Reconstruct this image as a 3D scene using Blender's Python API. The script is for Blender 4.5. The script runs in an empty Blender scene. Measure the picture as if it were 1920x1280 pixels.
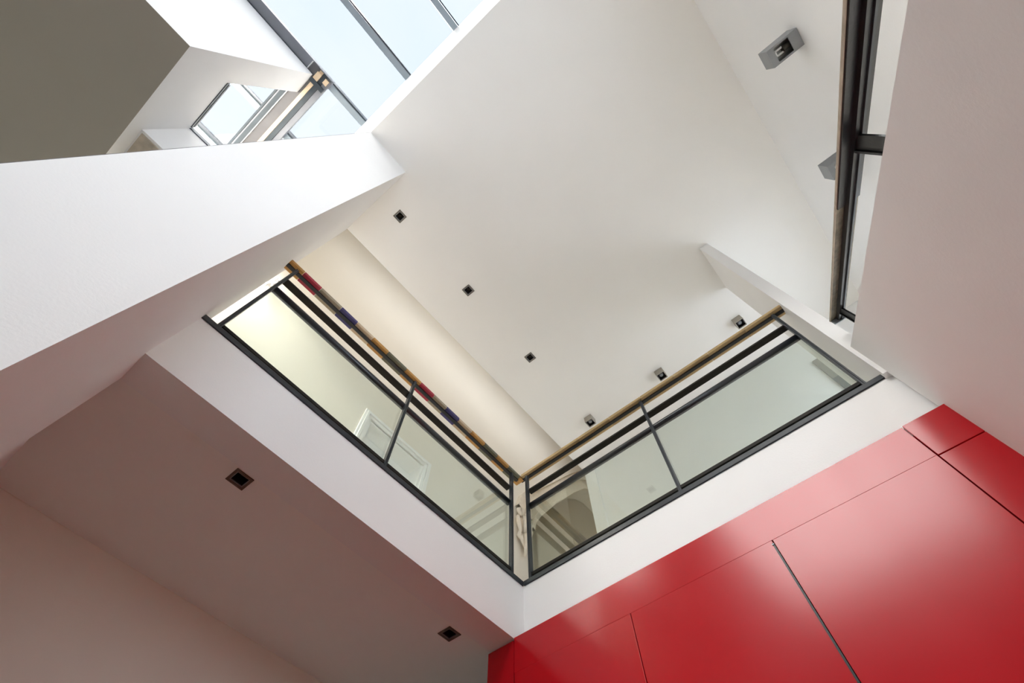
import bpy, bmesh, math, random
from mathutils import Vector, Matrix

random.seed(7)
scene = bpy.context.scene
col = scene.collection

# ---------------------------------------------------------------- scale
S = 0.78          # drawing units -> metres
EYE = 1.10        # eye height above the ground floor (metres)
def W3(x, y, z):
    return Vector((x * S, y * S, z * S + EYE))

# ---------------------------------------------------------------- camera
cam_data = bpy.data.cameras.new('camera')
cam_data.sensor_fit = 'HORIZONTAL'
cam_data.sensor_width = 36.0
cam_data.lens = 896.3 / 1920.0 * 36.0
cam_data.clip_start = 0.02
cam_data.clip_end = 200
cam = bpy.data.objects.new('camera', cam_data)
col.objects.link(cam)
right = Vector((0.642528799, -0.766261478, -0.000300525))
down = Vector((0.695421587, 0.583292446, -0.419712686))
fwd = Vector((0.321784957, 0.269468496, 0.907656968))
M = Matrix((right, -down, -fwd)).transposed().to_4x4()
M.translation = Vector((0, 0, EYE))
cam.matrix_world = M
scene.camera = cam

# ---------------------------------------------------------------- sky, sun, exposure
world = bpy.data.worlds.new('overcast_sky')
scene.world = world
world.use_nodes = True
nt = world.node_tree
nt.nodes.clear()
wo = nt.nodes.new('ShaderNodeOutputWorld')
bg = nt.nodes.new('ShaderNodeBackground')
tc = nt.nodes.new('ShaderNodeTexCoord')
nz = nt.nodes.new('ShaderNodeTexNoise')
nz.inputs['Scale'].default_value = 3.0
nz.inputs['Detail'].default_value = 4.0
rp = nt.nodes.new('ShaderNodeValToRGB')
rp.color_ramp.elements[0].position = 0.35
rp.color_ramp.elements[0].color = (0.80, 0.885, 0.985, 1)
rp.color_ramp.elements[1].position = 0.7
rp.color_ramp.elements[1].color = (0.90, 0.935, 0.99, 1)
nt.links.new(tc.outputs['Generated'], nz.inputs['Vector'])
nt.links.new(nz.outputs['Fac'], rp.inputs['Fac'])
nt.links.new(rp.outputs['Color'], bg.inputs['Color'])
bg.inputs['Strength'].default_value = 4.5
nt.links.new(bg.outputs['Background'], wo.inputs['Surface'])

sun_data = bpy.data.lights.new('hazy_sun', 'SUN')
sun_data.energy = 37.0
sun_data.angle = math.radians(52)
sun_data.color = (1.0, 0.955, 0.89)
sun = bpy.data.objects.new('hazy_sun', sun_data)
col.objects.link(sun)
SUN_DIR = Vector((0.67, 0.04, -0.74))      # the way the light travels
sun.rotation_euler = SUN_DIR.to_track_quat('-Z', 'Y').to_euler()
sun.location = (-8, -4, 14)

vs = scene.view_settings
vs.view_transform = 'Standard'
vs.look = 'None'
vs.exposure = 0.60
vs.gamma = 1.0
vs.use_curve_mapping = False
try:
    scene.cycles.max_bounces = 16
    scene.cycles.diffuse_bounces = 10
    scene.cycles.transparent_max_bounces = 16
    scene.cycles.caustics_reflective = False
    scene.cycles.caustics_refractive = False
except Exception:
    pass

# ---------------------------------------------------------------- materials
def new_mat(name):
    m = bpy.data.materials.new(name)
    m.use_nodes = True
    n = m.node_tree.nodes
    b = n['Principled BSDF']
    return m, m.node_tree, b

def plain(name, color, rough=0.6, metal=0.0, spec=0.5, var=0.06, scale=6.0, bump=0.0, bscale=60.0, rvar=0.0):
    """principled with a slight procedural colour variation and fine relief"""
    m, t, b = new_mat(name)
    tcn = t.nodes.new('ShaderNodeTexCoord')
    nn = t.nodes.new('ShaderNodeTexNoise')
    nn.inputs['Scale'].default_value = scale
    nn.inputs['Detail'].default_value = 3.0
    t.links.new(tcn.outputs['Object'], nn.inputs['Vector'])
    r = t.nodes.new('ShaderNodeValToRGB')
    r.color_ramp.elements[0].position = 0.3
    r.color_ramp.elements[1].position = 0.7
    r.color_ramp.elements[0].color = tuple(c * (1 - var) for c in color) + (1,)
    r.color_ramp.elements[1].color = tuple(min(1, c * (1 + var)) for c in color) + (1,)
    t.links.new(nn.outputs['Fac'], r.inputs['Fac'])
    t.links.new(r.outputs['Color'], b.inputs['Base Color'])
    b.inputs['Roughness'].default_value = rough
    b.inputs['Metallic'].default_value = metal
    b.inputs['Specular IOR Level'].default_value = spec
    if rvar > 0:
        mr = t.nodes.new('ShaderNodeMapRange')
        mr.inputs['To Min'].default_value = rough - rvar
        mr.inputs['To Max'].default_value = rough + rvar
        t.links.new(nn.outputs['Fac'], mr.inputs['Value'])
        t.links.new(mr.outputs['Result'], b.inputs['Roughness'])
    if bump > 0:
        n2 = t.nodes.new('ShaderNodeTexNoise')
        n2.inputs['Scale'].default_value = bscale
        n2.inputs['Detail'].default_value = 4.0
        t.links.new(tcn.outputs['Object'], n2.inputs['Vector'])
        bn = t.nodes.new('ShaderNodeBump')
        bn.inputs['Strength'].default_value = bump
        bn.inputs['Distance'].default_value = 0.01
        t.links.new(n2.outputs['Fac'], bn.inputs['Height'])
        t.links.new(bn.outputs['Normal'], b.inputs['Normal'])
    return m

def wood(name, c1, c2, rough=0.45, axis=0, scale=1.0):
    m, t, b = new_mat(name)
    tcn = t.nodes.new('ShaderNodeTexCoord')
    mp = t.nodes.new('ShaderNodeMapping')
    sc = [40.0 * scale] * 3
    sc[axis] = 2.5 * scale
    mp.inputs['Scale'].default_value = sc
    nn = t.nodes.new('ShaderNodeTexNoise')
    nn.inputs['Scale'].default_value = 1.0
    nn.inputs['Detail'].default_value = 5.0
    t.links.new(tcn.outputs['Object'], mp.inputs['Vector'])
    t.links.new(mp.outputs['Vector'], nn.inputs['Vector'])
    r = t.nodes.new('ShaderNodeValToRGB')
    r.color_ramp.elements[0].position = 0.35
    r.color_ramp.elements[1].position = 0.68
    r.color_ramp.elements[0].color = tuple(c1) + (1,)
    r.color_ramp.elements[1].color = tuple(c2) + (1,)
    t.links.new(nn.outputs['Fac'], r.inputs['Fac'])
    t.links.new(r.outputs['Color'], b.inputs['Base Color'])
    b.inputs['Roughness'].default_value = rough
    return m

def glass(name, tint, refl=1.0, rough=0.0):
    m = bpy.data.materials.new(name)
    m.use_nodes = True
    t = m.node_tree
    t.nodes.clear()
    out = t.nodes.new('ShaderNodeOutputMaterial')
    tr = t.nodes.new('ShaderNodeBsdfTransparent')
    tr.inputs['Color'].default_value = tuple(tint) + (1,)
    gl = t.nodes.new('ShaderNodeBsdfGlossy')
    gl.inputs['Roughness'].default_value = rough
    gl.inputs['Color'].default_value = (1, 1, 1, 1)
    fr = t.nodes.new('ShaderNodeFresnel')
    geo = t.nodes.new('ShaderNodeNewGeometry')
    ior = t.nodes.new('ShaderNodeMapRange')       # same reflectance from either side of the pane
    ior.inputs['To Min'].default_value = 1.5
    ior.inputs['To Max'].default_value = 1.0 / 1.5
    t.links.new(geo.outputs['Backfacing'], ior.inputs['Value'])
    t.links.new(ior.outputs['Result'], fr.inputs['IOR'])
    ml = t.nodes.new('ShaderNodeMath')
    ml.operation = 'MULTIPLY'
    ml.inputs[1].default_value = refl
    mx = t.nodes.new('ShaderNodeMixShader')
    t.links.new(fr.outputs['Fac'], ml.inputs[0])
    t.links.new(ml.outputs['Value'], mx.inputs['Fac'])
    t.links.new(tr.outputs['BSDF'], mx.inputs[1])
    t.links.new(gl.outputs['BSDF'], mx.inputs[2])
    t.links.new(mx.outputs['Shader'], out.inputs['Surface'])
    return m

PLASTER = plain('white_plaster', (0.87, 0.865, 0.86), rough=0.85, spec=0.2, var=0.012, scale=2.0, bump=0.05, bscale=90)
PLASTER_CEIL = plain('ceiling_plaster', (0.905, 0.89, 0.86), rough=0.9, spec=0.15, var=0.012, scale=1.5, bump=0.04, bscale=70)
ANTI_BOUNCE = plain('anti_bounce_grey', (0.16, 0.15, 0.145), rough=0.8, var=0.08, scale=2)  # dark tone chosen to cut bounce and reflections off unseen surfaces
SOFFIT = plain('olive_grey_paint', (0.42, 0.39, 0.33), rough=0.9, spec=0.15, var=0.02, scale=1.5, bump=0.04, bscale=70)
CREAM = plain('cream_plaster', (0.80, 0.755, 0.675), rough=0.85, spec=0.2, var=0.015, scale=1.5, bump=0.05, bscale=80)
WHITE_PAINT = plain('white_paint', (0.88, 0.88, 0.875), rough=0.5, spec=0.4, var=0.01)
ROUGH_BOARD = plain('unpainted_board', (0.50, 0.44, 0.36), rough=0.9, spec=0.1, var=0.25, scale=9)
STUCCO = plain('stucco', (0.80, 0.73, 0.62), rough=0.8, spec=0.25, var=0.05, scale=20)
NICHE = plain('niche_shade_plaster', (0.52, 0.475, 0.39), rough=0.9, spec=0.15, var=0.04, scale=2)  # darker than the cream plaster, recess shade put into the colour
RED = plain('red_lacquer', (0.45, 0.004, 0.010), rough=0.20, spec=0.40, var=0.04, scale=1.6, bump=0.012, bscale=30, rvar=0.03)
RED_EDGE = plain('red_edge', (0.10, 0.003, 0.005), rough=0.6)
BLACK = plain('black_shadow_gap', (0.012, 0.010, 0.010), rough=0.7)
STEEL = plain('blackened_steel', (0.012, 0.013, 0.015), rough=0.36, spec=0.4, var=0.25, scale=25, bump=0.05, bscale=120)
STEEL_BLUE = plain('blue_grey_steel', (0.022, 0.027, 0.033), rough=0.36, spec=0.35, var=0.2, scale=25)
STEEL_BROWN = plain('dark_brown_steel', (0.010, 0.007, 0.004), rough=0.6, spec=0.25, var=0.2, scale=20)
TUBE = plain('black_tube', (0.010, 0.012, 0.016), rough=0.30, spec=0.6, var=0.05, scale=4)
ALU = plain('skylight_aluminium', (0.36, 0.42, 0.47), rough=0.5, metal=0.2, var=0.05)
ALU_DARK = plain('dark_aluminium', (0.05, 0.065, 0.08), rough=0.4, metal=0.3, var=0.1)
ALU_GREY = plain('grey_aluminium', (0.25, 0.26, 0.29), rough=0.5, metal=0.2, var=0.08)
CREAM_STRIP = plain('cream_timber_strip', (0.84, 0.66, 0.45), rough=0.6, var=0.06, scale=12)
GREY_SHEET = plain('grey_sheet', (0.15, 0.145, 0.15), rough=0.7, var=0.08)
LAMP_GREY = plain('lamp_grey', (0.27, 0.28, 0.29), rough=0.45, metal=0.35, var=0.05, scale=8)
REFLECTOR = plain('lamp_reflector', (0.80, 0.80, 0.78), rough=0.25, metal=0.6, var=0.03)
LAMP_DARK = plain('lamp_dark', (0.035, 0.03, 0.022), rough=0.4, metal=0.4, var=0.1)
SPOT_GREY = plain('spot_housing_grey', (0.36, 0.33, 0.28), rough=0.5, var=0.05, scale=20)
TRIM_GREY = plain('downlight_trim', (0.16, 0.145, 0.125), rough=0.5, metal=0.0, var=0.08, scale=30)
TRIM_BRONZE = plain('bronze_trim', (0.13, 0.085, 0.06), rough=0.45, metal=0.4, var=0.12, scale=30)
OAK_FLOOR = wood('oak_floor', (0.09, 0.046, 0.014), (0.145, 0.078, 0.026), rough=0.5, axis=0, scale=0.4)
BOUNCE_FLOOR = plain('pale_bounce_floor', (0.80, 0.77, 0.71), rough=0.6, var=0.05, scale=3)  # pale tone chosen so unseen floors bounce light upward
GALLERY_FLOOR = plain('cream_bounce_floor', (0.80, 0.76, 0.68), rough=0.6, var=0.04, scale=3)  # light tone chosen to bounce light up to the ceiling
OAK_RAIL = wood('oak_rail', (0.36, 0.235, 0.10), (0.60, 0.42, 0.20), rough=0.45, axis=1)
WEATHERED = wood('weathered_grey_wood', (0.10, 0.085, 0.055), (0.21, 0.18, 0.12), rough=0.5, axis=0)
OAK_PALE = wood('pale_oak_edge', (0.42, 0.36, 0.27), (0.56, 0.49, 0.38), rough=0.5, axis=0)
WALNUT = wood('dark_walnut', (0.028, 0.016, 0.012), (0.065, 0.034, 0.022), rough=0.4, axis=0)
GLASS_RAIL = glass('balustrade_glass', (0.905, 0.945, 0.912), refl=1.4)
GLASS_SKY = glass('dimmed_skylight_glass', (0.392, 0.398, 0.404), refl=0.25)  # strong tint added to dim sky and sun through the skylight
GLASS_HALL = bpy.data.materials.new('added_diffusing_glass')  # diffuses and dims daylight through the added hall window
GLASS_HALL.use_nodes = True
_t = GLASS_HALL.node_tree; _t.nodes.clear()
_o = _t.nodes.new('ShaderNodeOutputMaterial'); _b = _t.nodes.new('ShaderNodeBsdfTranslucent')
_b.inputs['Color'].default_value = (0.19, 0.19, 0.19, 1)
_t.links.new(_b.outputs['BSDF'], _o.inputs['Surface'])
GLASS_WIN = glass('clear_window_glass', (0.89, 0.905, 0.92), refl=0.25)
BLOCKS = {
    'red': wood('red_stained_wood', (0.30, 0.008, 0.028), (0.46, 0.022, 0.055), rough=0.5),
    'grey': wood('weathered_wood', (0.27, 0.225, 0.155), (0.44, 0.38, 0.27), rough=0.5),
    'blue': wood('blue_stained_wood', (0.030, 0.026, 0.12), (0.060, 0.050, 0.20), rough=0.5),
    'pale': wood('pale_wood', (0.48, 0.36, 0.235), (0.66, 0.53, 0.37), rough=0.5),
    'orange': wood('amber_wood', (0.42, 0.205, 0.045), (0.60, 0.33, 0.09), rough=0.5),
    'green': wood('grey_green_wood', (0.105, 0.105, 0.065), (0.19, 0.18, 0.115), rough=0.5),
}

# ---------------------------------------------------------------- mesh helpers
WORLD_LOC = {}

class MB:
    def __init__(self):
        self.v = []; self.f = []; self.smooth = []
    def poly(self, pts, smooth=False):
        n = len(self.v)
        self.v += [tuple(p) for p in pts]
        self.f.append(list(range(n, n + len(pts)))); self.smooth.append(smooth)
    def box(self, x0, x1, y0, y1, z0, z1):
        n = len(self.v)
        self.v += [(x0, y0, z0), (x1, y0, z0), (x1, y1, z0), (x0, y1, z0),
                   (x0, y0, z1), (x1, y0, z1), (x1, y1, z1), (x0, y1, z1)]
        for q in ((0, 3, 2, 1), (4, 5, 6, 7), (0, 1, 5, 4), (1, 2, 6, 5), (2, 3, 7, 6), (3, 0, 4, 7)):
            self.f.append([n + i for i in q]); self.smooth.append(False)
        return self
    def prism(self, poly, axis, a, b):
        """polygon in the two other axes (in order x,y,z without `axis`), extruded a..b along axis"""
        def mk(p, t):
            q = list(p); q.insert(axis, t); return tuple(q)
        n = len(self.v); k = len(poly)
        self.v += [mk(p, a) for p in poly] + [mk(p, b) for p in poly]
        self.f.append([n + i for i in range(k)][::-1]); self.smooth.append(False)
        self.f.append([n + k + i for i in range(k)]); self.smooth.append(False)
        for i in range(k):
            j = (i + 1) % k
            self.f.append([n + i, n + j, n + k + j, n + k + i]); self.smooth.append(False)
        return self
    def tube(self, pts, r, seg=10, cap=True):
        pts = [Vector(p) for p in pts]
        rr = r if isinstance(r, (list, tuple)) else [r] * len(pts)
        n = len(self.v)
        for i, p in enumerate(pts):
            d = (pts[min(i + 1, len(pts) - 1)] - pts[max(i - 1, 0)]).normalized()
            up = Vector((0, 0, 1)) if abs(d.z) < 0.9 else Vector((1, 0, 0))
            s = d.cross(up).normalized(); u = s.cross(d).normalized()
            for k in range(seg):
                a = 2 * math.pi * k / seg
                self.v.append(tuple(p + (s * math.cos(a) + u * math.sin(a)) * rr[i]))
        for i in range(len(pts) - 1):
            for k in range(seg):
                k2 = (k + 1) % seg
                self.f.append([n + i * seg + k, n + i * seg + k2, n + (i + 1) * seg + k2, n + (i + 1) * seg + k])
                self.smooth.append(True)
        if cap:
            self.f.append([n + k for k in range(seg)][::-1]); self.smooth.append(False)
            m = n + (len(pts) - 1) * seg
            self.f.append([m + k for k in range(seg)]); self.smooth.append(False)
        return self
    def ball(self, c, rx, ry, rz, nu=10, nv=6):
        n = len(self.v)
        for j in range(nv + 1):
            t = math.pi * j / nv
            for i in range(nu):
                a = 2 * math.pi * i / nu
                self.v.append((c[0] + rx * math.sin(t) * math.cos(a), c[1] + ry * math.sin(t) * math.sin(a), c[2] + rz * math.cos(t)))
        for j in range(nv):
            for i in range(nu):
                i2 = (i + 1) % nu
                self.f.append([n + j * nu + i, n + (j + 1) * nu + i, n + (j + 1) * nu + i2, n + j * nu + i2])
                self.smooth.append(True)
        return self
    def build(self, name, mat, parent=None, bevel=0.0, kind=None):
        pts = [W3(*p) for p in self.v]
        lo = Vector([min(p[i] for p in pts) for i in range(3)])
        hi = Vector([max(p[i] for p in pts) for i in range(3)])
        org = Vector(((lo.x + hi.x) / 2, (lo.y + hi.y) / 2, lo.z))
        me = bpy.data.meshes.new(name)
        me.from_pydata([tuple(p - org) for p in pts], [], self.f)
        me.update()
        bm = bmesh.new(); bm.from_mesh(me)
        bmesh.ops.remove_doubles(bm, verts=bm.verts, dist=1e-6)
        bmesh.ops.recalc_face_normals(bm, faces=bm.faces)
        bm.to_mesh(me); bm.free()
        if any(self.smooth) and len(me.polygons) == len(self.smooth):
            for p, s in zip(me.polygons, self.smooth):
                p.use_smooth = s
        me.materials.append(mat)
        o = bpy.data.objects.new(name, me)
        col.objects.link(o)
        WORLD_LOC[o.name] = org
        if parent is not None:
            o.parent = parent
            o.location = org - WORLD_LOC[parent.name]
        else:
            o.location = org
        if bevel > 0:
            b = o.modifiers.new('bevel', 'BEVEL')
            b.width = bevel * S; b.segments = 2; b.limit_method = 'ANGLE'
        if kind:
            o['kind'] = kind
        return o

def box(name, mat, x0, x1, y0, y1, z0, z1, parent=None, bevel=0.0, kind=None):
    return MB().box(x0, x1, y0, y1, z0, z1).build(name, mat, parent, bevel, kind)

def structure(o, label=None, cat=None):
    o['kind'] = 'structure'
    if label: o['label'] = label
    if cat: o['category'] = cat
    return o

def tag(o, label, cat, group=None):
    o['label'] = label; o['category'] = cat
    if group: o['group'] = group
    return o

def thing(name, x, y, z, label, cat, group=None):
    o = bpy.data.objects.new(name, None)
    o.empty_display_size = 0.05
    col.objects.link(o)
    o.location = W3(x, y, z)
    WORLD_LOC[o.name] = o.location.copy()
    return tag(o, label, cat, group)

def slab_holes(name, mat, x0, x1, y0, y1, z0, z1, holes):
    """horizontal slab with rectangular through-holes (hx0,hx1,hy0,hy1)"""
    xs = sorted({x0, x1} | {h[0] for h in holes} | {h[1] for h in holes})
    ys = sorted({y0, y1} | {h[2] for h in holes} | {h[3] for h in holes})
    def hole(a, b):
        return any(h[0] < a < h[1] and h[2] < b < h[3] for h in holes)
    m = MB()
    nx, ny = len(xs) - 1, len(ys) - 1
    solid = [[not hole((xs[i] + xs[i + 1]) / 2, (ys[j] + ys[j + 1]) / 2) for j in range(ny)] for i in range(nx)]
    for i in range(nx):
        for j in range(ny):
            if not solid[i][j]: continue
            a, b, c, d = xs[i], xs[i + 1], ys[j], ys[j + 1]
            m.poly([(a, c, z0), (a, d, z0), (b, d, z0), (b, c, z0)])
            m.poly([(a, c, z1), (b, c, z1), (b, d, z1), (a, d, z1)])
            if i == 0 or not solid[i - 1][j]: m.poly([(a, c, z0), (a, c, z1), (a, d, z1), (a, d, z0)])
            if i == nx - 1 or not solid[i + 1][j]: m.poly([(b, c, z0), (b, d, z0), (b, d, z1), (b, c, z1)])
            if j == 0 or not solid[i][j - 1]: m.poly([(a, c, z0), (b, c, z0), (b, c, z1), (a, c, z1)])
            if j == ny - 1 or not solid[i][j + 1]: m.poly([(a, d, z0), (a, d, z1), (b, d, z1), (b, d, z0)])
    return m.build(name, mat)

# ---------------------------------------------------------------- key planes (drawing units, eye at the origin)
ZF = -EYE / S            # ground floor
Z0 = 3.0                 # gallery floor edge
ZB = 2.448               # underside of the edge beam
ZC = 6.62                # upper ceiling
YR = 2.378               # face of the left edge beam
YI = 2.640               # inner edge of the left edge beam
XR = 2.996               # face of the right edge beam
XRED = 2.864             # front of the red cupboards
YW = 4.03                # old wall
YS = -1.0                # face of the stair wall
YL = -2.404              # wall with the lamps
XB = 5.10                # back wall of the right gallery
XP0, XP1, YP0, YP1 = -1.045, -0.42, 1.46, 2.625   # pier
G = 1.0186
ZG = 6.93                # underside of the skylight bars

# ================================================================= STRUCTURE
structure(box('floor', OAK_FLOOR, -1.3, 9.0, -2.6, 6.0, ZF - 0.25, ZF))
structure(box('floor_bounce', BOUNCE_FLOOR, -6.0, -1.3, -2.6, 6.0, ZF - 0.25, ZF))  # unseen pale zone, added to throw light back up

dl = [(-0.070, 1.928), (1.31, 1.925), (2.735, 1.924)]
dl_box = [(4.239, 1.885), (4.248, 0.528), (4.246, -0.838)]
h = 0.048
structure(slab_holes('ceiling', PLASTER_CEIL, XP0, XB, YL, 2.605, ZC, ZC + 0.20,
                     [(x - h, x + h, y - h, y + h) for x, y in dl]),
          'large flat pale plaster ceiling under the skylight edge')
dl2 = [(0.492, 2.749), (2.52, 2.762)]
structure(slab_holes('ceiling_lower', PLASTER_CEIL, -0.56, XB + 3.5, YI, YW, ZB + 0.03, ZB + 0.35,
                     [(x - h, x + h, y - h, y + h) for x, y in dl2]),
          'brownish shaded lower ceiling beneath the left gallery')
# left edge beam (white face, shaded underside) and right edge beam
structure(box('trim_1', PLASTER, XP1, XR + 0.12, YR, YI, ZB, Z0 - 0.012),
          'white plaster edge beam below the left glass railing')
structure(box('trim_2', PLASTER, XR, XR + 0.26, YS - 0.02, YR, ZB + 0.03, Z0 - 0.012),
          'white plaster edge beam below the right glass railing')
# gallery floors
structure(box('floor_gallery', GALLERY_FLOOR, -0.56, XB + 3.5, YI - 0.14, YW, Z0 - 0.25, Z0 - 0.014))
structure(box('floor_landing', GALLERY_FLOOR, XR + 0.12, XB, YL, YI - 0.15, Z0 - 0.25, Z0 - 0.014))

# pier
structure(box('wall_pier', PLASTER, XP0, XP1, YP0, YP1, ZF, ZC),
          'tall white pier with one bright and one shaded side')
structure(box('pier_bounce_cut', ANTI_BOUNCE, XP0 - 0.006, XP0, YP0 + 0.004, YP1, ZF, ZC))  # unseen dark sheet, added to cut sunlit bounce off the pier
# end wall of the room under the gallery, wall under the old wall
structure(box('wall_under_gallery', PLASTER, -0.72, -0.56, YP1, YW, ZF, Z0 - 0.02))

# old wall with the arch and the door opening, polygon grid around the openings
def old_wall():
    m = MB()
    y = YW
    # arch intrados polyline (x, z)
    arch = [(5.327, 3.0), (5.327, 6.302), (5.38, 6.52), (5.556, 6.813), (6.113, 7.579), (6.935, 8.603), (7.45, 9.18), (7.814, 9.45), (8.2, 9.62), (8.6, 9.62), (9.0, 9.45), (9.2, 9.2), (9.3, 8.8), (9.3, 3.0)]
    # left part up to the door, door head, right of door up to the arch
    def panel(pts):
        m.poly([(p[0], y, p[1]) for p in pts])
    x_l = -0.66
    panel([(x_l, ZF), (x_l, 13), (1.66, 13), (1.66, ZF)])
    panel([(1.66, 5.70), (1.66, 13), (2.75, 13), (2.75, 5.70)])
    panel([(1.66, ZF), (1.66, 3.0), (2.75, 3.0), (2.75, ZF)])
    panel([(2.75, ZF), (2.75, 13), (5.327, 13), (5.327, 6.302), (5.327, ZF)])
    top = arch[1:-1]
    panel([(5.327, 13)] + [(9.3, 13)] + list(reversed(top)))
    panel([(9.3, ZF), (9.3, 13), (10.2, 13), (10.2, ZF)])
    panel([(5.327, ZF), (5.327, 3.0), (9.3, 3.0), (9.3, ZF)])
    # left reveal of the wall end
    m.poly([(x_l, y, ZF), (x_l, y + 0.45, ZF), (x_l, y + 0.45, 13), (x_l, y, 13)])
    # arch reveal
    for a, b in zip(arch[:-1], arch[1:]):
        m.poly([(a[0], y, a[1]), (a[0], y + 0.40, a[1]), (b[0], y + 0.40, b[1]), (b[0], y, b[1])])
    return m.build('wall_old', CREAM)
structure(old_wall(), 'cream plaster wall with a moulded arch and a panelled door behind the railings')
structure(box('wall_niche', NICHE, 5.0, 9.9, YW + 0.40, YW + 0.5, 3.0, 10.5), 'niche wall inside the moulded arch with shade in its colour')
structure(box('wall_daylight_white', WHITE_PAINT, -3.4, -0.66, YW + 0.40, YW + 0.55, ZF, 13), 'wall beside the pier, whitened in place of daylight')  # white colour stands in for daylight on the wall end

# back wall of the right gallery with a pilaster at its end
structure(box('wall_back', PLASTER, XB, XB + 0.22, YL, 2.60, ZF, ZC + 0.20), 'pale back wall behind the right glass railing')
structure(box('trim_3', WHITE_PAINT, XB - 0.035, XB, 2.40, 2.60, Z0, ZC), 'narrow white pilaster at the end of the back wall')

# wall with the lamps
def wall_with_windows(name, mat, x0, x1, z0, z1, holes):
    m = MB(); x = x0
    for (a, b, c, d) in holes:
        m.box(x, a, YL - 0.25, YL, z0, z1)
        m.box(a, b, YL - 0.25, YL, z0, c); m.box(a, b, YL - 0.25, YL, d, z1)
        x = b
    m.box(x, x1, YL - 0.25, YL, z0, z1)
    return m.build(name, mat)
added_stair_windows = [(-3.6, -0.5, 2.5, 4.6), (3.65, 4.80, 3.4, 5.5)]  # unseen windows, added to brighten ceiling, left beam and landing
structure(wall_with_windows('wall_lamp_side', PLASTER, -6.0, XB + 0.2, ZF, ZC + 0.20, added_stair_windows), 'pale stair wall carrying grey box lamps')
for i, (a, b, c, d) in enumerate(added_stair_windows):
    w5 = thing('window_%d' % (5 + i), (a + b) / 2, YL - 0.12, c, ('added unseen window brightening the hall from the stair side', 'added unseen window brightening the landing')[i], 'window')
    w5['kind'] = 'structure'
    box('pane', GLASS_WIN, a + 0.05, b - 0.05, YL - 0.13, YL - 0.12, c + 0.05, d - 0.05, w5)
    m = MB(); m.box(a, a + 0.05, YL - 0.16, YL - 0.09, c, d); m.box(b - 0.05, b, YL - 0.16, YL - 0.09, c, d)
    m.box(a + 0.05, b - 0.05, YL - 0.16, YL - 0.09, c, c + 0.05); m.box(a + 0.05, b - 0.05, YL - 0.16, YL - 0.09, d - 0.05, d)
    m.build('window_frame', ALU_DARK, w5)

# stair wall with its raking top edge
def zt(x): return 1.204 + 0.742 * x
m = MB()
m.prism([(-1.7, ZF), (2.95, ZF), (2.95, zt(2.95)), (-1.7, max(zt(-1.7), ZF + 0.02))], 1, YS - 0.13, YS)
structure(m.build('wall_stair', PLASTER), 'large pale stair side wall with a raking top edge')
m = MB()
m.prism([(-1.9, ZF), (3.0, zt(3.0) - 0.75), (3.0, zt(3.0) - 0.42), (-1.9, ZF + 0.2)], 1, YL, YS - 0.13)
structure(m.build('floor_stair_flight', BOUNCE_FLOOR))
# partition between stair and gallery
structure(box('wall_partition', PLASTER, 2.94, 3.69, -1.085, -0.969, Z0 - 0.02, ZC), 'thin white partition standing between stair and gallery')
structure(box('baseboard_right', WHITE_PAINT, XR - 0.03, XR + 0.10, YS, YS + 0.03, Z0 - 0.01, Z0 + 0.20))
structure(box('baseboard_left', WHITE_PAINT, XP1, XP1 + 0.03, YR + 0.03, YP1, Z0 - 0.01, Z0 + 0.10))

# ----- upper left: the neighbouring volume under the skylight
XE, YE = -2.007, 1.580
ZSOF, ZSILL = 4.33, 5.21
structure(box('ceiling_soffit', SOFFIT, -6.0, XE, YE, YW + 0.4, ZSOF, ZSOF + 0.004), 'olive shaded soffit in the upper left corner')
structure(box('wall_light_face', PLASTER, -6.0, XE, YE, YE + 0.12, ZSOF + 0.004, ZG - 0.01), 'bright white upstand wall below the skylight')
m = MB()
m.box(XE - 0.12, XE, YE + 0.12, 1.885, ZSOF + 0.004, ZG - 0.01)
m.box(XE - 0.12, XE, 1.885, 3.0, ZSOF + 0.004, ZSILL)
m.box(XE - 0.12, XE, 3.0, YW + 0.4, ZSOF + 0.004, ZG - 0.01)  # unseen full-height stretch, added to block low sun
structure(m.build('wall_upstand', PLASTER), 'pinkish shaded upstand wall with a notched opening to the sky')
structure(box('trim_4', PLASTER, XE - 0.0, XP0, 2.506, 2.95, 4.54, ZSILL), 'pale grey boxed beam between the upstand and the pier')
structure(box('trim_5', ROUGH_BOARD, XE + 0.02, XP0 - 0.02, 2.53, 2.93, 4.525, 4.54), 'rough unpainted underside of the boxed beam')
# skylight rim, splayed
m = MB()
m.prism([(XP0, ZC), (XP0 + 0.0, ZC + 0.22), (-1.215, ZG), (-1.215, ZG - 0.05)], 1, -4.5, 3.6)
structure(m.build('trim_6', WHITE_PAINT), 'white splayed lining along the skylight edge')

# the old hall above the new ceiling: upper wall and roof
m = MB()
m.box(-0.85, 10.2, 2.45, 2.600, ZC + 0.20, 8.2); m.box(-0.85, 10.2, 2.45, 2.600, 9.7, 12.6)
m.box(-0.85, -0.6, 2.45, 2.600, 8.2, 9.7); m.box(6.5, 10.2, 2.45, 2.600, 8.2, 9.7)
structure(m.build('wall_hall_upper', CREAM))
m = MB(); m.poly([(-0.6, 2.52, 8.2), (6.5, 2.52, 8.2), (6.5, 2.52, 9.7), (-0.6, 2.52, 9.7)])
structure(m.build('window_4', GLASS_HALL))  # unseen window, added to light the old wall
structure(box('ceiling_hall', PLASTER_CEIL, -0.85, 10.2, 2.600, YW + 0.5, 12.4, 12.6))
structure(box('wall_hall_gable', CREAM, -0.97, -0.85, 2.60, YW + 0.5, ZG + 0.14, 12.6))
structure(box('wall_hall_side', CREAM, XB + 0.22, 10.2, 2.45, 2.60, ZF, ZC + 0.20))
structure(box('wall_hall_end', CREAM, 10.2, 10.4, 2.6, YW + 0.5, ZF, 12.6))
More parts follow.
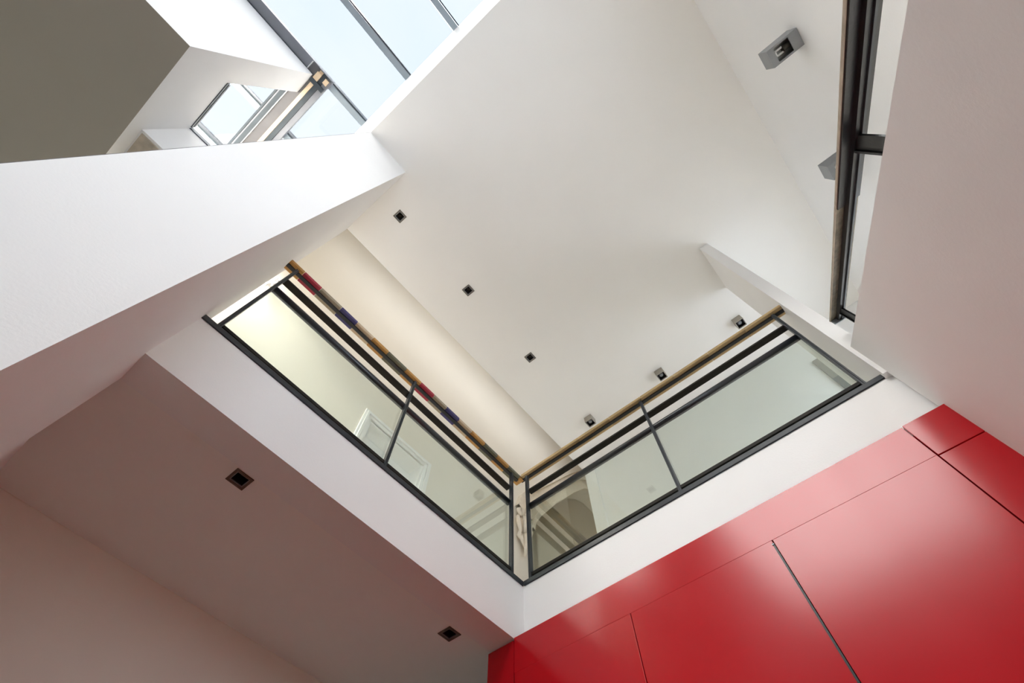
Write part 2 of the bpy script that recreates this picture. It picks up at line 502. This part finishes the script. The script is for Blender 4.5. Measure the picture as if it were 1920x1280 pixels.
# outer shell out of view: far walls close the hall, toned dark to cut bounce
structure(box('wall_far', ANTI_BOUNCE, -5.85, -5.65, YL, YE, ZF, ZG + 0.13))  # unseen wall kept dark so the red fronts reflect less
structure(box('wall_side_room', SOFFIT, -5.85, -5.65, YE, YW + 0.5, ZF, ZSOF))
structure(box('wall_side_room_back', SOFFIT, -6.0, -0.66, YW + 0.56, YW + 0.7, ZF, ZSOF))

# ================================================================= SKYLIGHT (window_1)
sky = thing('window_1', -2.8, 0.2, ZG, 'large sloping-frame roof skylight with grey glazing bars', 'window')
sky['kind'] = 'structure'
bars_y = [-2.67, -1.83, -1.00, -0.165, 0.665, 1.495, 2.40, 3.23]
for yb in bars_y:
    xl = -5.6
    box('glazing_bar', ALU, xl, -1.205, yb, yb + 0.075, ZG, ZG + 0.13, sky)
    box('bar_gasket', ALU_DARK, xl, -1.205, yb - 0.020, yb - 0.006, ZG + 0.02, ZG + 0.13, sky)
for a, b in zip(bars_y[:-1], bars_y[1:]):
    box('pane', GLASS_SKY, -5.6, -1.215, a + 0.078, b - 0.022, ZG + 0.085, ZG + 0.10, sky)
# edge profile along the white upstand wall and the purlin
box('edge_beam', ALU_GREY, -5.6, -1.79, 1.452, 1.575, ZG - 0.055, ZG - 0.001, sky)
box('edge_gasket', ALU_DARK, -5.6, XE, YE - 0.004, YE + 0.012, ZG - 0.075, ZG - 0.012, sky)
# purlin running the other way: a bundle of profiles
pur = thing('window_2', -1.95, 2.5, ZG - 0.1, 'roof purlin of dark, cream and grey profiles beside the sky opening', 'window')
pur['kind'] = 'structure'
z_p = ZG - 0.06
for nm, mt, a, b, dz in (('light_profile', ALU_GREY, -1.862, -1.798, 0.0), ('dark_profile', ALU_DARK, -1.924, -1.864, -0.006),
                         ('cream_strip', CREAM_STRIP, -1.974, -1.926, -0.012), ('grey_board', GREY_SHEET, -2.094, -1.976, 0.0),
                         ('white_bead', WHITE_PAINT, -2.106, -2.096, -0.01), ('frame_rail', ALU_DARK, -2.165, -2.108, -0.008),
                         ('frame_rail', ALU_GREY, -2.185, -2.167, 0.0), ('frame_rail', ALU_DARK, -2.212, -2.187, -0.006)):
    box(nm, mt, a, b, 1.60 if a < XE - 0.11 else 1.462, 3.6, z_p + dz, z_p + 0.055, pur)
box('end_cap', ALU_DARK, -2.0, -1.795, 1.454, 1.462, z_p - 0.03, z_p + 0.05, pur)
box('end_reflection_patch', CREAM_STRIP, -1.985, -1.92, 1.50, 1.60, z_p - 0.03, z_p - 0.013, pur)  # cream patches stand in for reflections on the cut end
box('end_reflection_patch', CREAM_STRIP, -1.87, -1.815, 1.49, 1.56, z_p - 0.02, z_p - 0.005, pur)
box('end_plate', ALU_DARK, -2.0, -1.80, 1.605, 1.66, z_p - 0.028, z_p - 0.013, pur)
# frame on the sill of the notched opening
w3 = thing('window_3', XE, 2.2, ZSILL, 'dark metal frame on the sill of the sky opening', 'window')
w3['kind'] = 'structure'
box('sill_rail', ALU_DARK, XE - 0.05, XE + 0.008, 1.885, 2.49, ZSILL, ZSILL + 0.035, w3)
box('sill_rail', ALU_GREY, XE - 0.045, XE + 0.012, 1.90, 2.48, ZSILL + 0.036, ZSILL + 0.06, w3)
box('side_rail', ALU_DARK, XE, XE + 0.21, 2.495, 2.54, ZSILL, ZSILL + 0.05, w3)

# ================================================================= RED CUPBOARDS
GAP = 0.007
def cupboard(y0, y1, label, z1=2.187, upper=None, name='red_cupboard', handle=None):
    t = thing(name, (XRED + 3.3) / 2, (y0 + y1) / 2, ZF, label, 'cupboard', 'red lacquered cupboards under the right railing')
    box('carcass', BLACK, XRED + 0.03, 3.30, y0 + 0.002, y1 - 0.002, ZF, z1 if upper is None else upper, t)
    d = box('cupboard_door', RED, XRED, XRED + 0.03, y0 + GAP / 2, y1 - GAP / 2, ZF + 0.08, z1 - 0.0002, t, bevel=0.0012)
    if handle == 'low':
        hb = box('finger_pull', STEEL, XRED - 0.002, XRED + 0.02, y0 + 0.0005, y0 + 0.011, ZF + 0.5, z1 - 0.02, d)
        hb['label'] = 'dark metal finger pull along the door edge'
        MB().box(XRED - 0.006, XRED + 0.01, y0 + 0.0005, y0 + 0.014, z1 - 0.035, z1 - 0.028).build('pull_end', ALU, d)
    if upper is not None:
        box('upper_door', RED, XRED, XRED + 0.03, y0 + GAP / 2, y1 - GAP / 2, z1 + GAP, upper, t, bevel=0.0025)
    return t
cupboard(2.383, 2.652, 'dark red narrow cupboard side panel left of the white beam corner', z1=ZB - 0.012, name='red_cupboard')
cupboard(1.345, 2.379, 'red lacquered cupboard nearest the white beam corner')
cupboard(0.283, 1.345, 'red lacquered cupboard left of the long dark finger pull', handle='low')
cupboard(-0.742, 0.283, 'broad glossy red cupboard right of the long dark finger pull')
cupboard(-1.008, -0.742, 'narrow red cupboard against the pale stair wall', z1=2.178, upper=2.462)
t = box('red_filler_board', RED, XRED, XRED + 0.03, -0.742 + GAP / 2, 2.379, 2.187, 2.455, bevel=0.0015)
tag(t, 'long red filler panel above the cupboard doors, below the white beam', 'board')

# ================================================================= RAILINGS
def railing_left():
    t = thing('glass_railing', 1.28, 2.40, Z0 - 0.012, 'black steel and glass railing with multicoloured wooden handrail', 'railing', 'gallery railings')
    xa, xb = -0.44, 2.990
    m = MB(); m.box(xa + 0.01, xb, YR - 0.012, YR + 0.055, Z0 - 0.012, Z0 + 0.035)
    m.build('base_channel', STEEL_BLUE, t, bevel=0.003)
    box('bottom_rail', STEEL_BROWN, -0.30, 2.855, YR + 0.012, YR + 0.075, Z0 + 0.075, Z0 + 0.105, t)
    posts = (-0.315, 1.265, 2.850)
    for i, px in enumerate(posts):
        p = thing_part_post(t, px, None)
    for a, b in zip(posts[:-1], posts[1:]):
        box('glass_pane', GLASS_RAIL, a + 0.014, b - 0.014, YR + 0.045, YR + 0.057, Z0 + 0.085, 3.97, t)
    m = MB(); m.tube([(posts[0], YR + 0.055, 3.955), (posts[2], YR + 0.055, 3.955)], 0.034, 14)
    m.build('tube_rail', TUBE, t)
    box('flat_rail', STEEL_BROWN, posts[0], posts[2], YR + 0.022, YR + 0.088, 4.165, 4.185, t)
    # handrail: steel bar with wooden blocks on either side, one block after the other
    hb = box('handrail_bar', STEEL, xa + 0.015, xb, YR + 0.030, YR + 0.066, 4.412, 4.425, t)
    seq = ['orange', 'red', 'grey', 'blue', 'pale', 'orange', 'green', 'orange', 'red', 'grey', 'blue', 'pale', 'orange', 'green', 'orange', 'green', 'orange']
    lens = [0.16, 0.21, 0.26, 0.21, 0.22, 0.21, 0.26, 0.22, 0.20, 0.20, 0.20, 0.21, 0.22, 0.22, 0.20, 0.20, 0.20]
    x = xa + 0.02
    for c, l in zip(seq, lens):
        x1 = min(x + l, xb + 0.06)
        if x >= x1 - 0.01: break
        box('handrail_block', BLOCKS[c], x, x1 - 0.003, YR - 0.005, YR + 0.105, 4.425, 4.465, hb, bevel=0.004)
        x = x1
    return t

def thing_part_post(t, px, _):
    m = MB()
    m.box(px - 0.014, px - 0.002, YR + 0.001, YR + 0.040, Z0 + 0.03, 4.40)
    m.box(px + 0.002, px + 0.014, YR + 0.001, YR + 0.040, Z0 + 0.03, 4.40)
    m.box(px - 0.004, px + 0.004, YR + 0.010, YR + 0.030, Z0 + 0.03, 4.40)
    return m.build('post', STEEL_BLUE, t)

def railing_right():
    t = thing('glass_railing', 3.02, 0.70, Z0 - 0.012, 'black steel and glass railing with plain brown handrail above the red cupboards', 'railing', 'gallery railings')
    ya, yb = -0.995, 2.44
    m = MB(); m.box(XR - 0.012, XR + 0.055, ya - 0.003, YR - 0.014, Z0 - 0.012, Z0 + 0.035)
    m.build('base_channel', STEEL_BLUE, t, bevel=0.003)
    box('bottom_rail', STEEL_BROWN, XR + 0.012, XR + 0.075, -0.855, 2.295, Z0 + 0.075, Z0 + 0.105, t)
    box('glazing_bead', STEEL_BLUE, XR + 0.030, XR + 0.044, -0.84, 2.28, Z0 + 0.107, Z0 + 0.125, t)
    posts = (-0.855, 0.712, 2.300)
    for py in posts:
        m = MB()
        m.box(XR + 0.001, XR + 0.040, py - 0.014, py - 0.002, Z0 + 0.03, 4.42)
        m.box(XR + 0.001, XR + 0.040, py + 0.002, py + 0.014, Z0 + 0.03, 4.42)
        m.box(XR + 0.010, XR + 0.030, py - 0.004, py + 0.004, Z0 + 0.03, 4.42)
        m.build('post', STEEL_BLUE, t)
    for a, b in zip(posts[:-1], posts[1:]):
        box('glass_pane', GLASS_RAIL, XR + 0.045, XR + 0.057, a + 0.014, b - 0.014, Z0 + 0.085, 3.99, t)
    m = MB(); m.tube([(XR + 0.055, posts[0], 3.975), (XR + 0.055, posts[2], 3.975)], 0.034, 14)
    m.build('tube_rail', TUBE, t)
    box('flat_rail', STEEL_BROWN, XR + 0.022, XR + 0.088, posts[0], posts[2], 4.185, 4.205, t)
    hb = box('handrail_bar', STEEL, XR + 0.030, XR + 0.066, ya + 0.01, YR + 0.03, 4.432, 4.445, t)
    y = YR - 0.008
    while y > ya + 0.01:
        y1 = max(y - 0.42, ya)
        box('handrail_block', OAK_RAIL, XR - 0.005, XR + 0.105, y1 + 0.002, y, 4.445, 4.485, hb, bevel=0.004)
        y = y1
    return t
railing_left()
railing_right()

# stair handrail
def stair_rail():
    t = thing('stair_handrail', 1.6, YS - 0.06, zt(1.6), 'raking dark steel and wood handrail on the pale stair wall', 'railing')
    def zr(x): return 0.742 * x + 1.479
    x0, x1 = -0.9, 2.80
    def sweep(name, mat, ya, yb, d0, d1, xa=x0, xb=x1):
        MB().prism([(xa, zr(xa) + d0), (xb, zr(xb) + d0), (xb, zr(xb) + d1), (xa, zr(xa) + d1)], 1, ya, yb).build(name, mat, t)
    sweep('handrail_timber', WEATHERED, -1.150, -1.030, 0.030, 0.046)
    sweep('handrail_edge', OAK_PALE, -1.030, -1.026, 0.030, 0.046)
    sweep('handrail_channel', STEEL, -1.149, -1.032, 0.018, 0.030, x0, 1.42)
    sweep('handrail_bar', STEEL, -1.110, -1.072, -0.010, 0.030)
    sweep('handrail_flange', STEEL_BLUE, -1.104, -1.094, -0.022, -0.010)
    for px in (0.985, 2.60):
        m = MB()
        m.prism([(px, zt(px) - 0.05), (px + 0.075, zt(px + 0.075) - 0.05), (px + 0.075, zr(px + 0.075)), (px, zr(px))], 1, -1.096, -1.084)
        m.build('post', STEEL, t)
        m = MB()
        m.prism([(px + 0.076, zt(px + 0.076) - 0.05), (px + 0.088, zt(px + 0.088) - 0.05), (px + 0.088, zr(px + 0.088)), (px + 0.076, zr(px + 0.076))], 1, -1.105, -1.075)
        m.build('post_flange', STEEL, t)
    m = MB(); m.prism([(2.79, zr(2.79) - 0.03), (2.80, zr(2.8) - 0.03), (2.80, zr(2.8) + 0.05), (2.79, zr(2.79) + 0.05)], 1, -1.150, -1.030)
    m.build('end_plate', ALU, t)
stair_rail()

# ================================================================= WALL LAMPS
def wall_lamp(x0, label):
    x1 = x0 + 0.165; y0, y1 = YL + 0.004, -2.112; z0, z1 = 4.99, 5.155
    t = thing('wall_lamp', (x0 + x1) / 2, (y0 + y1) / 2, z0, label, 'lamp', 'grey box lamps on the stair wall')
    th = 0.008
    ax0, ax1, ay0, ay1 = x0 + 0.018, x1 - 0.018, y0 + 0.090, y1 - 0.055     # aperture
    m = MB()
    m.box(x0, x0 + th, y0, y1, z0, z1); m.box(x1 - th, x1, y0, y1, z0, z1)
    m.box(x0 + th, x1 - th, y1 - th, y1, z0, z1); m.box(x0 + th, x1 - th, y0, y0 + th, z0, z1)
    m.box(x0 + th, x1 - th, y0 + th, ay0, z0, z0 + th); m.box(x0 + th, x1 - th, ay1, y1 - th, z0, z0 + th)
    m.box(x0 + th, ax0, ay0, ay1, z0, z0 + th); m.box(ax1, x1 - th, ay0, ay1, z0, z0 + th)
    m.build('housing', LAMP_GREY, t)
    m = MB()
    m.box(x0 + th, x1 - th, y0 + th, y1 - th, z1 - 0.03, z1 - 0.022)
    m.build('reflector', REFLECTOR, t)
    m = MB()
    xm = (ax0 + ax1) / 2; ym = (ay0 + ay1) / 2
    m.tube([(xm, ay0 - 0.01, z0 + 0.045), (xm, ym - 0.01, z0 + 0.045)], 0.026, 12)
    sk = m.build('socket', LAMP_DARK, t)
    m = MB()
    for dx in (-0.022, 0.022):
        m.tube([(xm + dx, ym - 0.012, z0 + 0.045), (xm + dx, ay1 - 0.018, z0 + 0.045)], 0.010, 8)
    m.tube([(xm - 0.022, ay1 - 0.020, z0 + 0.045), (xm + 0.022, ay1 - 0.020, z0 + 0.045)], 0.010, 8)
    m.build('bulb', WHITE_PAINT, sk)
    return t
wall_lamp(1.043, 'grey box wall lamp standing clear of the stair handrail')
wall_lamp(2.313, 'grey box wall lamp half hidden behind the stair handrail')

# ================================================================= DOWNLIGHTS
def downlight(x, y, zc, label, group, trim, half=0.066, inner=0.043, depth=0.07):
    t = thing('downlight', x, y, zc - 0.006, label, 'downlight', group)
    def ring(m, o, i, za, zb):
        m.box(x - o, x + o, y - o, y - i, za, zb); m.box(x - o, x + o, y + i, y + o, za, zb)
        m.box(x - o, x - i, y - i, y + i, za, zb); m.box(x + i, x + o, y - i, y + i, za, zb)
        return m
    fr = ring(MB(), half, inner + 0.006, zc - 0.007, zc - 0.0006).build('trim_frame', trim, t)
    ring(MB(), inner + 0.006, inner, zc - 0.004, zc + 0.004).build('trim_bead', LAMP_GREY, fr)
    ring(MB(), inner + 0.003, inner, zc + 0.004, zc + depth).build('recess', BLACK, t)
    lp = MB().box(x - inner, x + inner, y - inner, y + inner, zc + depth, zc + depth + 0.012).build('lamp_plate', BLACK, t)
    MB().tube([(x, y, zc + depth - 0.03), (x, y, zc + depth)], [0.016, 0.024], 14).build('bulb', LAMP_DARK, lp)
    return t
def box_downlight(x, y, zc, label, group, half=0.066, high=0.128):
    t = thing('ceiling_spot', x, y, zc - high, label, 'downlight', group)
    th = 0.010; zb = zc - high
    m = MB()
    m.box(x - half, x - half + th, y - half, y + half, zb, zc - 0.0006); m.box(x + half - th, x + half, y - half, y + half, zb, zc - 0.0006)
    m.box(x - half + th, x + half - th, y - half, y - half + th, zb, zc - 0.0006); m.box(x - half + th, x + half - th, y + half - th, y + half, zb, zc - 0.0006)
    m.build('housing', SPOT_GREY, t)
    j = half - th
    lp = MB().box(x - j, x + j, y - j, y + j, zb + 0.075, zb + 0.085).build('lamp_plate', BLACK, t)
    m = MB()
    for (x0, x1, y0, y1) in ((x - j, x - j + 0.003, y - j, y + j), (x + j - 0.003, x + j, y - j, y + j), (x - j, x + j, y - j, y - j + 0.003), (x - j, x + j, y + j - 0.003, y + j)):
        m.box(x0, x1, y0, y1, zb + 0.012, zb + 0.075)
    m.build('lining', BLACK, t)
    MB().tube([(x, y, zb + 0.030), (x, y, zb + 0.075)], [0.026, 0.034], 14).build('bulb', LAMP_GREY, lp)
    return t
for (x, y), lb in zip(dl, ('square downlight in the ceiling nearest the pier', 'middle square downlight of the row over the left railing',
                           'square downlight of the left row nearest the railing corner')):
    downlight(x, y, ZC, lb, 'square downlights in the upper ceiling', TRIM_GREY)
for (x, y), lb in zip(dl_box, ('grey box downlight above the right handrail nearest the railing corner',
                               'grey box downlight above the middle of the right handrail', 'grey box downlight at the partition end of the right handrail')):
    box_downlight(x, y, ZC, lb, 'grey box downlights above the right handrail')
for (x, y), lb in zip(dl2, ('bronze square downlight in the lower ceiling, the one nearer the pier', 'dark square downlight in the lower ceiling beside the red cupboards')):
    downlight(x, y, ZB + 0.03, lb, 'downlights in the lower ceiling', TRIM_BRONZE)

# ================================================================= DOOR in the old wall
door = thing('door_1', 2.2, YW, Z0, 'white moulded door and casing behind the left glass', 'door')
door['kind'] = 'structure'
xa, xb, zt_ = 1.537, 2.869, 5.835
for k, (off, dp) in enumerate(((0.0, 0.028), (0.035, 0.042), (0.075, 0.026))):
    w = 0.033 if k < 2 else 0.05
    m = MB()
    x0, x1, z1 = xa + off, xb - off, zt_ - off
    m.box(x0, x0 + w, YW - dp, YW, Z0, z1)
    m.box(x1 - w, x1, YW - dp, YW, Z0, z1)
    m.box(x0 + w, x1 - w, YW - dp, YW, z1 - w, z1)
    m.build('casing_moulding', WHITE_PAINT, door, bevel=0.004)
m = MB()
m.box(1.655, 1.70, YW, YW + 0.30, Z0, 5.71); m.box(2.705, 2.76, YW, YW + 0.30, Z0, 5.71); m.box(1.70, 2.705, YW, YW + 0.30, 5.68, 5.71)
m.build('door_lining', WHITE_PAINT, door)
leaf = box('door_leaf', WHITE_PAINT, 1.70, 2.705, YW + 0.24, YW + 0.30, Z0, 5.675, door)
for i in range(2):
    xx = 1.78 + i * 0.47
    for za, zb in ((3.2, 4.0), (4.12, 5.5)):
        box('door_panel', WHITE_PAINT, xx, xx + 0.38, YW + 0.225, YW + 0.24, za, zb, leaf, bevel=0.008)

# ================================================================= ARCH MOULDING and ORNAMENTS
outer = [(4.884, 6.594), (4.997, 6.944), (5.216, 7.272), (5.485, 7.577), (6.214, 8.475), (6.844, 9.282), (7.297, 9.80), (7.679, 10.10), (8.15, 10.28), (8.7, 10.25)]
inner = [(5.327, 6.302), (5.38, 6.52), (5.556, 6.813), (5.80, 7.15), (6.113, 7.579), (6.935, 8.603), (7.45, 9.18), (7.814, 9.45), (8.2, 9.62), (8.6, 9.62)]
def lerp_curve(t):
    return [(o[0] * (1 - t) + i[0] * t, o[1] * (1 - t) + i[1] * t) for o, i in zip(outer, inner)]
arch = thing('arch_moulding', 5.1, YW, 6.3, 'cream stucco arch moulding seen behind the railing corner', 'moulding')
for k, (t0, t1, dp) in enumerate(((0.0, 0.16, 0.10), (0.16, 0.42, 0.045), (0.42, 0.56, 0.12), (0.56, 0.84, 0.05), (0.84, 1.0, 0.10))):
    a, b = lerp_curve(t0), lerp_curve(t1)
    m = MB()
    for i in range(len(a) - 1):
        p, q, r, s = a[i], a[i + 1], b[i + 1], b[i]
        m.poly([(p[0], YW - dp, p[1]), (s[0], YW - dp, s[1]), (r[0], YW - dp, r[1]), (q[0], YW - dp, q[1])])
        m.poly([(p[0], YW, p[1]), (p[0], YW - dp, p[1]), (q[0], YW - dp, q[1]), (q[0], YW, q[1])])
        m.poly([(s[0], YW - dp, s[1]), (s[0], YW, s[1]), (r[0], YW, r[1]), (r[0], YW - dp, r[1])])
    m.build('moulding_band', STUCCO, arch)

def ornament(cx, z_top, w, hgt, label, mat):
    """stucco cartouche: scrolls on top, a shell body, a hanging leaf drop"""
    t = thing('stucco_ornament', cx, YW - 0.03, z_top - hgt, label, 'ornament', 'stucco cartouches on the old wall')
    K = 1.5 if w > 0.2 else 0.6
    def P(u, v, d=0.0): return (cx + u * w, YW - 0.045 - 2.2 * d, z_top - v * hgt)
    m = MB()
    for sg in (-1, 1):
        pts = []; rr = []
        for i in range(22):
            a = i / 21 * 3.6 * math.pi
            r = 0.24 * (1 - i / 26)
            pts.append(P(sg * (0.26 + r * math.cos(a)), 0.12 + r * 0.42 * math.sin(a), 0.02)); rr.append(K * (0.020 - 0.0005 * i))
        m.tube(pts, rr, 7)
    m.build('scroll', mat, t)
    m = MB()
    m.ball(P(0, 0.38, 0.0), 0.30 * w, 0.085 if w > 0.2 else 0.03, 0.20 * hgt, 14, 8)
    for i in range(5):
        u = -0.24 + 0.12 * i
        m.tube([P(u * 0.6, 0.22, 0.03), P(u, 0.38, 0.055), P(u * 0.5, 0.58, 0.03)], [K * r for r in (0.012, 0.022, 0.010)], 7)
    m.build('shell', mat, t)
    m = MB()
    for sg in (-1, 1):
        m.tube([P(sg * 0.42, 0.26, 0.01), P(sg * 0.48, 0.42, 0.02), P(sg * 0.34, 0.56, 0.02), P(sg * 0.40, 0.68, 0.01), P(sg * 0.22, 0.76, 0.02)],
               [K * r for r in (0.022, 0.028, 0.020, 0.024, 0.010)], 8)
        m.tube([P(sg * 0.20, 0.60, 0.01), P(sg * 0.26, 0.72, 0.02), P(sg * 0.10, 0.86, 0.02)], [K * r for r in (0.014, 0.022, 0.008)], 8)
    m.build('leaf_side', mat, t)
    m = MB()
    m.tube([P(0, 0.58, 0.02), P(0.05, 0.72, 0.035), P(-0.02, 0.86, 0.03), P(0.02, 1.0, 0.01)], [K * r for r in (0.034, 0.040, 0.026, 0.008)], 9)
    m.build('leaf_drop', mat, t)
    return t
ornament(5.05, 6.60, 0.36, 1.03, 'stucco cartouche with hanging leaf between the two corner posts', STUCCO)
ornament(-0.60, 6.72, 0.10, 0.45, 'small white stucco cartouche beside the pier', WHITE_PAINT)

# slim fixture on the back wall, seen through the right glass
fx = thing('wall_fixture', XB - 0.02, -1.30, 4.95, 'slim two-tone grey fixture on the back wall behind the right glass', 'fixture')
box('upper_panel', plain('fixture_grey', (0.32, 0.31, 0.27), rough=0.6), XB - 0.03, XB, -1.338, -1.255, 5.50, 5.985, fx)
box('lower_panel', plain('fixture_dark', (0.17, 0.18, 0.17), rough=0.6), XB - 0.03, XB, -1.338, -1.255, 4.95, 5.50, fx)
